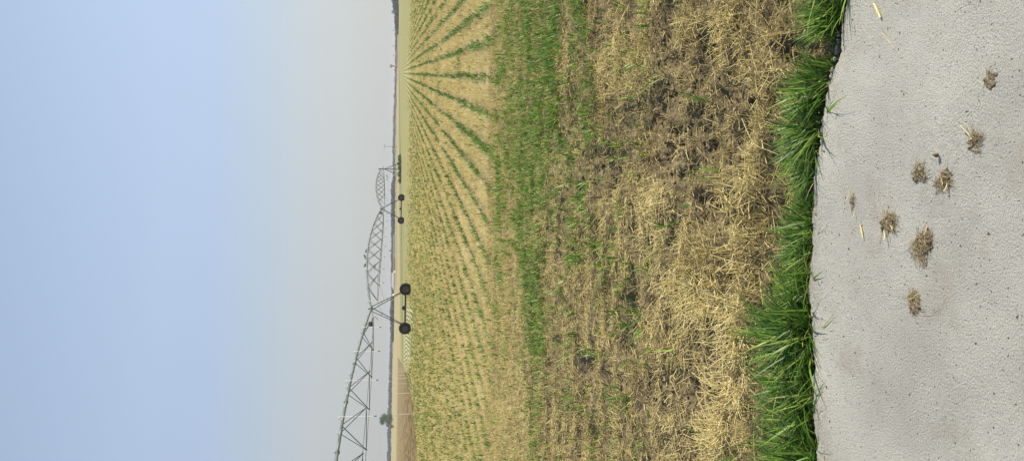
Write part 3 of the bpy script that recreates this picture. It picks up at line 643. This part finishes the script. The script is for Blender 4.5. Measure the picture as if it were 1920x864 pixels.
# ------------------------------------------------------------------ birds
def bird(loc, rz, label, fly=False, k=1.0):
    root = MB(); 
    if not fly:
        root.ball((0, 0, .10), (.065, .13, .075), 2); root.ball((0, .12, .17), .048, 2); root.bar((0, .15, .17), (0, .22, .16), .014, 5, .002)
        root.bar((0, -.08, .08), (0, -.26, .0), .035, 5, .02)
        root.bar((.02, 0, .05), (.02, .01, 0), .006, 4); root.bar((-.02, 0, .05), (-.02, .01, 0), .006, 4)
    else:
        root.ball((0, 0, 0), (.055, .14, .05), 2); root.ball((0, .14, .02), .042, 2); root.bar((0, .17, .02), (0, .23, .01), .012, 5, .002); root.bar((0, -.10, 0), (0, -.26, 0), .03, 5, .045)
    o = root.build('bird', FEATH, None, True)
    o.location = loc; o.rotation_euler = (0, 0, rz); o.scale = (k, k, k)
    for s in (-1, 1):
        b = MB()
        if fly:
            P = [(s * .03, .05, .02), (s * .20, .07, .14), (s * .42, .0, .06), (s * .56, -.08, -.10), (s * .36, -.08, .05), (s * .2, -.06, .11), (s * .03, -.06, .01)]
            up_ = [b.b.verts.new(Vector(p) + Vector((0, 0, .008))) for p in P]; dn = [b.b.verts.new(Vector(p) - Vector((0, 0, .008))) for p in P]
            b.b.faces.new(up_); b.b.faces.new(dn[::-1])
            for i in range(7): b.b.faces.new((up_[i], up_[(i + 1) % 7], dn[(i + 1) % 7], dn[i]))
        else:
            b.ball((s * .06, -.03, .11), (.02, .13, .05), 1)
        b.build('wing', FEATH, o)
    return tag(o, label, 'bird', 'birds around the irrigator')
def on_span(y, A, za, zb, rise, dz=0.0):
    k = (432 - y) / F; s = (A.x - k * A.y) / (k * dirn.y - dirn.x); u = s / SP
    return A + dirn * s + Vector((0, 0, za + (zb - za) * u + 4 * rise * u * (1 - u) + .10 + dz))
bird(on_span(474, T1, 3.45, 3.45, 1.12), 1.2, 'small dark bird perched on the pipe, farthest right of the three in a row', k=1.15)
bird(on_span(484, T1, 3.45, 3.45, 1.12), -.9, 'larger dark bird perched on the pipe, middle of the three in a row', k=1.6)
bird(on_span(500, T1, 3.45, 3.45, 1.12), 2.2, 'dark bird perched on the pipe, leftmost of the three in a row', k=1.25)
bird(on_span(503, T1, 3.45, 3.45, 1.12, -.98), .4, 'dark bird hovering inside the truss below the perched birds', True, .8)
bird(Vector(((432 - 337) / F * 130, 130, 2.62)), .3, 'bird flying with curved wings under the farthest truss', True, 1.15)

# ------------------------------------------------------------------ debris on the concrete
def debris(x, y, r, n, label, stalks=(), rx=1.0, ry=1.0, soil=.5, name='root_clump', cat='root clump', hgt=1.0):
    c = ground(x, y, 0); o = empty(name, c); tag(o, label, cat)
    th = RNG.uniform(0, 6.28, n); rad = r * np.sqrt(RNG.uniform(0, 1, n)); P = np.stack([np.cos(th) * rad * rx, np.sin(th) * rad * ry, np.abs(RNG.normal(0, r * .13 * hgt, n)) * (1 - rad / r * .7) + .002], -1)
    sc_ = RNG.normal(0, r * .42, (4, 2)); P[:, :2] = P[:, :2] * .62 + sc_[RNG.integers(0, 4, n)] * .8
    az = RNG.uniform(0, 6.28, n); el = RNG.normal(0, .18, n) * hgt; D = np.stack([np.cos(az) * np.cos(el), np.sin(az) * np.cos(el), np.sin(el)], -1)
    L = RNG.uniform(.2, .65, n) * r; 
    link('root_fibres', cat_mesh('root_fibres', [straws(P, D, L, RNG.uniform(.0007, .0018, n), np.stack([RNG.normal(0, .55, n) * L, RNG.normal(0, .55, n) * L, -.15 * L], -1), RNG.uniform(0.1, .95, n), 3)]), DEADM, o)
    if soil:
        m = int(26 * soil) + 3; pr = []
        for k in range(m):
            a = RNG.uniform(0, 6.28); q = r * .75 * math.sqrt(RNG.uniform()); rr_ = RNG.uniform(.06, .2) * r
            pr.append(rock_np(np.array([math.cos(a) * q * rx, math.sin(a) * q * ry, rr_ * .5 * hgt]), (rr_, rr_, rr_ * .7), int(RNG.integers(1e6)), 7))
        link('soil_crumbs', cat_mesh('soil_crumbs', pr), CLODM, o)
    for (a, b, w) in stalks:
        A, B = ground(*a, 0) - c, ground(*b, 0) - c; d = np.array(B - A); L = np.linalg.norm(d)
        link('stalk', cat_mesh('stalk', [straws(np.array([[A.x, A.y, .006]]), (d / L)[None], np.array([L]), np.array([w]), np.array([[0, 0.004, .012]]), np.array([.9]), 4)]), STRAW, o)
    return o
G = 'dry root clumps on the concrete'
for a in (
    (1828, 272, .032, 170, 'dry root clump with one long pale stalk rising from it, farthest right clump', (((1826, 262), (1812, 236), .004), ((1812, 236), (1819, 237), .003))),
    (1773, 330, .036, 230, 'straw-coloured root clump with a stalk hanging down, beside the upright chip', (((1779, 342), (1782, 358), .004), ((1768, 340), (1778, 347), .003))),
    (1721, 328, .033, 190, 'loose brown root clump left of the upright stone chip on the concrete', ()),
    (1661, 418, .040, 300, 'tangled root clump with forked pale stalks nearest the grass verge', (((1660, 432), (1668, 450), .004), ((1668, 420), (1684, 430), .0035), ((1655, 430), (1652, 444), .003))),
    (1732, 456, .046, 420, 'largest and darkest dry root clump on the concrete with soil spilling out', (((1740, 420), (1744, 440), .002),)),
    (1715, 572, .034, 280, 'compact dry root clump alone at the left of the concrete', (((1721, 552), (1716, 562), .003),)),
    (1598, 378, .022, 90, 'narrow sliver of reddish dry roots nearest the concrete edge', (((1604, 395), (1608, 408), .002), ((1595, 355), (1597, 375), .002)))):
    o = debris(*a, rx=.85 if a[0] != 1598 else 1.5, ry=1.0 if a[0] != 1598 else .55, soil=1.0 if a[0] == 1732 else .45); o['group'] = G
debris(1858, 150, .032, 60, 'flat scatter of brown soil crumbs on the concrete, far right', rx=1.0, ry=.9, soil=1.3, name='soil_crumb_patch', cat='soil crumbs', hgt=.35)
debris(1733, 492, .020, 50, 'small trail of dark crumbs below the largest root clump', rx=1.3, soil=.5, name='soil_crumb_patch', cat='soil crumbs', hgt=.5)
def straw_piece(a, b, w, label):
    A, B = ground(*a, 0), ground(*b, 0); d = np.array(B - A); L = np.linalg.norm(d)
    o = link('straw_piece', cat_mesh('straw_piece', [straws(np.array([[0, 0, .004]]), (d / L)[None], np.array([L]), np.array([w]), np.array([[0, 0.003, .003]]), np.array([.95]), 4), straws(np.array([[0.004, 0.002, .004]]), (d / L)[None], np.array([L * .8]), np.array([w * .6]), np.array([[0.003, 0.006, .006]]), np.array([.6]), 4)]), STRAW)
    o.location = A; return tag(o, label, 'straw piece')
straw_piece((1641, 8), (1655, 34), .009, 'wide flat pale straw piece lying alone on the concrete at far right')
straw_piece((1615, 422), (1622, 446), .005, 'thin pale straw bit lying between the red sliver and the forked root clump')
straw_piece((1655, 62), (1680, 90), .0018, 'hair-thin dark stalk lying on the concrete near the flat straw piece')
c = ground(1762, 291, 0); me_ = cat_mesh('stone_chip', [rock_np(np.array([0, 0, .012]), (.007, .006, .010), 5, 8)]); o = link('stone_chip', me_, CLODM); o.location = c
tag(o, 'small upright grey chip standing on the concrete with a long shadow', 'stone chip')
gx = ground(1550, 92).x
pr = []
for k in range(46):
    x = gx + RNG.normal(0, .09); r = RNG.uniform(.004, .013); y = float(edge_y(x)) + RNG.uniform(-.004, .06); pr.append(rock_np(np.array([x, y, -.01 - (y - float(edge_y(x))) * .9]), (r, r * .8, r * .8), k + 50, 6))
tag(link('concrete_rubble', cat_mesh('concrete_rubble', pr), CONC), 'crumbled grey rubble at the broken slab edge in the bare gap of the verge', 'rubble', kind='stuff')
def d_grit(X, Y): e_ = edge_y(X) - Y; return (e_ > 0.0) * (75 + 900 * np.exp(-e_ / .05))
X_, Y_ = sample(d_grit, .9, 3.2, 980, .5, .4); parts = [rock_np(np.array([x, y, .001]), (r, r * RNG.uniform(.5, 1), r * .5), k + 900, 4) for k, (x, y, r) in enumerate(zip(X_, Y_, np.minimum(.0055, .0012 + RNG.exponential(.0011, len(X_)))))]
tag(link('grit', cat_mesh('grit', parts), CLODM), 'fine brown grit specks strewn over the concrete', 'grit', kind='stuff')
def d_chaff(X, Y): e_ = edge_y(X) - Y; return (e_ > -0.01) * (420 * np.exp(-e_ / .035) + 1.2)
X_, Y_ = sample(d_chaff, .9, 3.2, 430, .5, .4); n = len(X_); az = RNG.uniform(0, 6.28, n); el = RNG.uniform(0, .12, n); L_ = 0.006 + RNG.exponential(0.012, n).clip(0, .06)
tag(link('chaff', cat_mesh('chaff', [straws(np.stack([X_, Y_, np.full(n, .002)], -1), np.stack([np.cos(az) * np.cos(el), np.sin(az) * np.cos(el), np.sin(el)], -1), L_, RNG.uniform(.0008, .0024, n), RNG.normal(0, .002, (n, 3)) * [1, 1, .2], RNG.uniform(.1, .9, n))]), STRAW), 'tiny bits of chaff and broken straw on the concrete along its edge', 'chaff', kind='stuff')

# ------------------------------------------------------------------ white riser poles out in the fields
rp = [(775, 779, 'nearest and tallest thin pale pole standing in the dirt by the field edge, left'), (736.5, 770, 'thin pale pole second from the left beside the dirt bank'), (718.5, 766, 'thin pale pole third from the left beside the dirt bank'),
      (708.5, 762, 'thin pale pole fourth from the left beside the dirt bank'), (702.5, 760, 'thin pale pole fifth from the left beside the dirt bank'), (696, 756, 'thin pale pole sixth from the left beside the dirt bank'), (691, 753, 'thin pale pole seventh from the left, last of the close row by the dirt bank'),
      (561.6, 753, 'thin pale pole behind the nearer wheel tower, between its legs'), (539, 751, 'thin pale pole right of the nearer tower behind its right wheel'), (527.5, 755, 'thin pale pole just right of the nearer wheel tower'), (455, 750, 'thin faint pole between the two wheel towers, the right one'), (477, 750, 'thin faint pole between the two wheel towers, the left one')]
rmesh_ = None
for y, xb, lab in rp:
    g = ground(xb, y, -.25); z = gz(g.x, g.y)
    o = MB().bar((0, 0, 0), (random.uniform(-.03, .03), 0, 1.70), .022, 6).bar((-.0, 0, 1.66), (0, 0, 1.72), .05, 8).build('riser_pole', POLEP)
    o.location = (g.x, g.y, z - .05); tag(o, lab, 'pole', 'pale riser poles in the field')

# ------------------------------------------------------------------ trees, bushes
def tree(name, loc, H, Wd, label, group=None, trunk=.25, n=900, leaf=.22, tall=1.0, clumps=16, cat='tree'):
    o = empty(name, loc); tag(o, label, cat, group)
    b = MB(); ct = H * trunk
    b.bar((0, 0, -.2), (0.02 * H, 0, ct * 1.6), .035 * H, 8, .022 * H)
    cl = []
    for k in range(clumps):
        a = random.uniform(0, 6.28); z = random.uniform(ct, H * .93); fr = (z - ct) / (H - ct + 1e-6); rmax = Wd / 2 * math.sqrt(max(.05, 1 - (2 * fr - .85) ** 2 * .85))
        q = rmax * math.sqrt(random.uniform(.05, .9)) * .8; c = Vector((math.cos(a) * q, math.sin(a) * q, z)); cl.append(c)
        b.bar((0.01 * H, 0, ct * random.uniform(.7, 1.5)), c, .012 * H, 5, .003 * H)
    b.build('trunk', BARK, o)
    m = n; ci = RNG.integers(0, clumps, m); C = np.array(cl)[ci]; rad = Wd * .17 * RNG.uniform(.7, 1.2, m)
    dv = unit(RNG.normal(0, 1, (m, 3))); P = C + dv * (rad * RNG.uniform(.45, 1.0, m))[:, None] * np.array([1, 1, .8 * tall])
    d2 = unit(RNG.normal(0, 1, (m, 3)) + dv * .6); s = unit(np.cross(d2, RNG.normal(0, 1, (m, 3))))
    L = leaf * RNG.uniform(.7, 1.5, m); va = np.clip(RNG.normal(.5, .2, m) + RNG.uniform(-.2, .2, clumps)[ci], 0, 1)
    link('crown', cat_mesh('crown', [blades(P, d2, L, L * .8, 0.2 * s * L[:, None], s, 2, va, .8)]), LEAF, o)
    return o
def far(y, xb): # place on the plain from the photo's base line
    g = ground(xb, y, -.2); return Vector((g.x, g.y, -.2))
p = far(785, 737.5); tree('round_tree', p, 7.6, 8.0, 'round dark green tree standing alone left of the field', n=3800, leaf=.36, clumps=40, trunk=.12)
p = far(799, 738.5); tree('bush', p, 1.5, 2.9, 'low dark bush just left of the lone round tree', n=500, leaf=.18, clumps=10, trunk=.08, cat='bush')
for (y, xb, H, Wd, lab) in ((296, 752, 1.0, 2.6, 'low green shrub right of the pivot base, farthest right'), (303, 752.5, 1.5, 2.8, 'tallest green shrub growing against the right leg of the pivot'), (316, 752.5, 1.0, 2.4, 'green shrub under the middle of the pivot base'),
                            (327, 752.3, 1.1, 2.6, 'green shrub by the left leg of the pivot base'), (338, 752.3, .9, 2.4, 'small green shrub left of the pivot base, end of the row')):
    g = ground(xb, y, -.2); tree('shrub', Vector((g.x, g.y, -.25)), H * 0.55, Wd * .9, lab, 'shrubs round the pivot base', n=520, leaf=.20, clumps=10, trunk=.1, cat='shrub')
# poplars at the far right
pop = [(1, 735, 5), (6, 736.5, 5), (10, 735.5, 6), (15, 737, 5), (20, 736, 5), (25, 738, 4), (31, 735, 6), (34, 738, 4), (41, 739, 4)]
names = ['first', 'second', 'third', 'fourth', 'fifth', 'sixth', 'seventh', 'eighth', 'ninth']
for k, (y, xt, wd) in enumerate(pop):
    D = 470; b = at(y, D, -.2); xh = 742.5 - .0139 * y; H = (xh - xt) / F * D + 1.9 + random.uniform(0, .4)
    tree('poplar', b, H, wd * .42, f'slender hazy poplar above the grey wood, {names[k]} from the right edge', 'poplars at the far right', n=420, leaf=.30, clumps=12, trunk=.2, tall=1.6)

def wood(name, y0, y1, D, hfun, label, dens=8, leaf=.9, lo=.05, mat=None):
    xa, xb = at(y1, D).x, at(y0, D).x; n = int((xb - xa) * dens * 3)
    X = RNG.uniform(xa, xb, n); Yv = D + RNG.uniform(-6, 6, n); ypx = 432 - X / D * F
    H = hfun(ypx) * (0.72 + 0.55 * fbm(X / 5, X * 0, 5, 3)); Z = H * np.sqrt(RNG.uniform(lo, 1, n)) - .2
    P = np.stack([X, Yv, Z], -1); d2 = unit(RNG.normal(0, 1, (n, 3))); s = unit(np.cross(d2, RNG.normal(0, 1, (n, 3)))); L = leaf * RNG.uniform(.7, 1.6, n)
    # canopy body so that the belt is dense inside
    va = np.clip(RNG.normal(.5, .2, n), 0, 1)
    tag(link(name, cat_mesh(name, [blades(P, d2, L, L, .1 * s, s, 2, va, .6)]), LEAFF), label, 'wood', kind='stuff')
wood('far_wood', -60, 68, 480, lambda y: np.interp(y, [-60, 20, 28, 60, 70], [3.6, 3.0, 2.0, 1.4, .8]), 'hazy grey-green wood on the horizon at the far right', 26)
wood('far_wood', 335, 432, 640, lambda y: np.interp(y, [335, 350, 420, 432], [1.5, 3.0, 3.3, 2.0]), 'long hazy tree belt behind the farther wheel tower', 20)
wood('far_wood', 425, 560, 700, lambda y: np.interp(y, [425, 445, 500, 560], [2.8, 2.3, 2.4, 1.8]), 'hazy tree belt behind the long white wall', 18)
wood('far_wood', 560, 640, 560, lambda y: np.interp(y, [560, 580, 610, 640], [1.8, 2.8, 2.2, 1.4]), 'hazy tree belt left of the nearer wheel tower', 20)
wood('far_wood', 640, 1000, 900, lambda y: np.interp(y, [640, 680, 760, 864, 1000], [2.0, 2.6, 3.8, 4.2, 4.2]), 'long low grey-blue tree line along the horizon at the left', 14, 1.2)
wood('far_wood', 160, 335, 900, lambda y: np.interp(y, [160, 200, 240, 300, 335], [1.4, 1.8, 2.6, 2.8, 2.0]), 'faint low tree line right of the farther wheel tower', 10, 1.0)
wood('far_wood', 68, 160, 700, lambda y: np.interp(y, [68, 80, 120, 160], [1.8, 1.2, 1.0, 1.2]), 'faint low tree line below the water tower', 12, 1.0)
# lone pole tree things, buildings
def house(y0, y1, xb, H, wall, roof, label, name='farm_building', depth=7, ridge=.35, win=0, gable=True, cat='building', group='distant farm buildings'):
    a, b = far(y1, xb), far(y0, xb); D = (a.y + b.y) / 2; xa, xb_ = at(y1, D).x, at(y0, D).x; w_ = xb_ - xa
    o = empty(name, Vector(((xa + xb_) / 2, D, -.25))); tag(o, label, cat, group)
    h = H * (1 - ridge)
    MB().box((0, depth / 2, h / 2), (w_, depth, h)).build('wall', wall, o)
    r = MB(); e_ = .25; z0, z1 = h + .004, H; P = [(-w_ / 2 - e_, -e_, z0), (w_ / 2 + e_, -e_, z0), (w_ / 2 + e_, depth + e_, z0), (-w_ / 2 - e_, depth + e_, z0)]
    k = 0 if gable else min(w_ * .2, 3); R1, R2 = (-w_ / 2 - e_ + k, depth / 2, z1), (w_ / 2 + e_ - k, depth / 2, z1)
    vs = [r.b.verts.new(p) for p in P + [R1, R2]]
    for f in ((0, 1, 5, 4), (2, 3, 4, 5), (1, 2, 5), (3, 0, 4), (3, 2, 1, 0)): r.b.faces.new([vs[i] for i in f])
    r.build('roof', roof, o)
    for i in range(win):
        x = -w_ / 2 + (i + .5) * w_ / win; MB().box((x, -.03, h * .55), (min(1.4, w_ / win * .4), .08, h * .42)).build('window', GLASSD, o)
    return o
house(443, 482, 740.8, 1.5, WALLW, ROOFG, 'long low white wall building between the wheel towers, right half', win=9, depth=6, ridge=.2)
house(484, 512, 741, 1.4, WALLP, ROOFR, 'long low cream building between the wheel towers, left half', win=6, depth=6, ridge=.3)
house(512, 545, 741, 2.2, WALLW, ROOFW, 'pale shed with a large white roof just right of the nearer tower', depth=12, ridge=.6, gable=False)
house(555, 586, 738.7, 2.7, WALLW, ROOFW, 'big white-roofed shed behind the nearer wheel tower', depth=14, ridge=.55, gable=False)
house(497, 522, 737.5, 2.6, WALLG, ROOFR, 'low house with a dull red roof above the cream building', depth=8, ridge=.5)
house(330, 340, 741, 2.0, WALLP, ROOFR, 'tiny reddish hut left of the pivot base', depth=5, ridge=.35, win=1)
house(345, 370, 740.4, 1.5, WALLG, ROOFG, 'low grey shed at the right end of the tree belt', depth=8, ridge=.5, win=2)
house(372, 385, 740.6, 1.3, WALLW, ROOFW, 'small pale shed behind the right wheel of the farther tower', depth=6, win=2)
house(396, 412, 740.4, 1.4, WALLW, ROOFW, 'small white shed behind the beam of the farther tower', depth=6, win=2)
house(415, 440, 740.3, 1.6, WALLG, ROOFR, 'low red-roofed house left of the farther tower', depth=7, win=3)
house(588, 606, 738.5, 2.4, WALLP, ROOFG, 'small dull house left of the white-roofed shed', depth=7, win=2)
house(640, 662, 737, 1.2, WALLW, ROOFG, 'small pale farmhouse left of the wheel tower', depth=6, win=2)
house(100, 127, 745.5, 1.5, WALLG, ROOFR, 'low dark red-brown shed beside the water tower', depth=6, win=3)
house(136, 160, 744.5, 1.2, WALLP, ROOFR, 'low reddish farmhouse left of the water tower', depth=6, win=3)
house(190, 204, 743.5, 1.9, WALLG, ROOFR, 'small brown farmhouse near where the crop rows meet', depth=6, win=2)
house(232, 240, 742.5, 1.3, WALLW, ROOFR, 'tiny white farmhouse right of the utility pole', depth=6, win=1)
house(283, 291, 742, 1.5, WALLP, ROOFR, 'tiny farmhouse beside the foot of the utility pole', depth=6, win=1)
# white boundary walls at the left
house(760, 768, 734.2, 1.6, WALLW, ROOFW, 'tiny white hut right of the lone round tree', depth=4, ridge=.3)
house(711, 717, 734.2, 1.3, WALLW, ROOFG, 'tiny white hut near the right end of the left tree line', depth=4, ridge=.3)
# water tower
D = 520; g = at(131, D, -.2); o = empty('water_tower', g); tag(o, 'concrete water tower with a wide tank rising above the far fields', 'water tower')
MB().bar((0, 0, 0), (0, 0, 3.6), .55, 12, .5).build('shaft', WALLG, o); MB().bar((0, 0, 3.6), (0, 0, 4.3), .6, 14, 1.25).bar((0, 0, 4.3), (0, 0, 5.0), 1.25, 14, 1.1).bar((0, 0, 5.0), (0, 0, 5.4), 1.1, 14, .2).build('tank', WALLG, o)
# utility poles
def upole(y, xt, D, label, r=.13, arm=True):
    xh = 742.5 - .0139 * y; H = (xh - xt) / F * D + 1.8; o = empty('utility_pole', at(y, D, -.2)); tag(o, label, 'utility pole', 'utility poles on the horizon')
    MB().bar((0, 0, 0), (0, 0, H), r, 6, r * .7).build('pole', BARK, o)
    if arm: MB().box((0, 0, H - .5), (2.4, .14, .14)).bar((-1, 0, H - .45), (-1, 0, H - .15), .08, 5).bar((1, 0, H - .45), (1, 0, H - .15), .08, 5).build('crossarm', BARK, o)
upole(280, 719.5, 420, 'tall thin utility pole standing right of the pivot base', .13)
upole(65, 736, 600, 'faint utility pole just left of the far right wood'); upole(94, 736, 600, 'faint utility pole midway between wood and water tower')
upole(111, 736.5, 600, 'faint utility pole right beside the water tower'); upole(159, 737, 600, 'faint utility pole left of the water tower'); upole(186, 737, 600, 'faint utility pole farthest left of those by the water tower')
upole(444, 732, 480, 'short utility pole above the right half of the white wall'); upole(457, 733, 480, 'short utility pole above the middle of the white wall')
o = empty('roof_water_tank', at(472, 470, -.2)); tag(o, 'small grey water tank on a stand behind the white wall', 'water tank')
MB().bar((-.7, 0, 0), (-.7, 0, 2.6), .09, 5).bar((.7, 0, 0), (.7, 0, 2.6), .09, 5).bar((-.7, 1, 0), (-.7, 1, 2.6), .09, 5).bar((.7, 1, 0), (.7, 1, 2.6), .09, 5).build('stand', WALLG, o); MB().bar((0, .5, 2.6), (0, .5, 3.6), .8, 12).build('tank', WALLG, o)
g = far(699, 736.5); o = empty('gate_post', g); tag(o, 'short white post with a cap at the left end of the poles', 'post'); MB().box((0, 0, 1.3), (.22, .22, 2.6)).build('post', WHITEP, o); MB().box((0, 0, 2.66), (.6, .6, .12)).build('cap', WHITEP, o)

# ------------------------------------------------------------------ haze
HZ = NT('haze_mat'); v = HZ.n('ShaderNodeVolumePrincipled'); v.inputs['Color'].default_value = (0.90, 0.91, 0.89, 1); v.inputs['Density'].default_value = 0.0004; v.inputs['Anisotropy'].default_value = 0.2
HZ.t.links.new(v.outputs[0], HZ.out.inputs['Volume'])
bm = MB().box((0, 2300, 7.5), (11500, 4800, 19)); hz = bm.build('haze', HZ.m); tag(hz, kind='stuff')
hz['label'] = 'thin grey-blue haze lying over the far fields'; hz['category'] = 'haze'
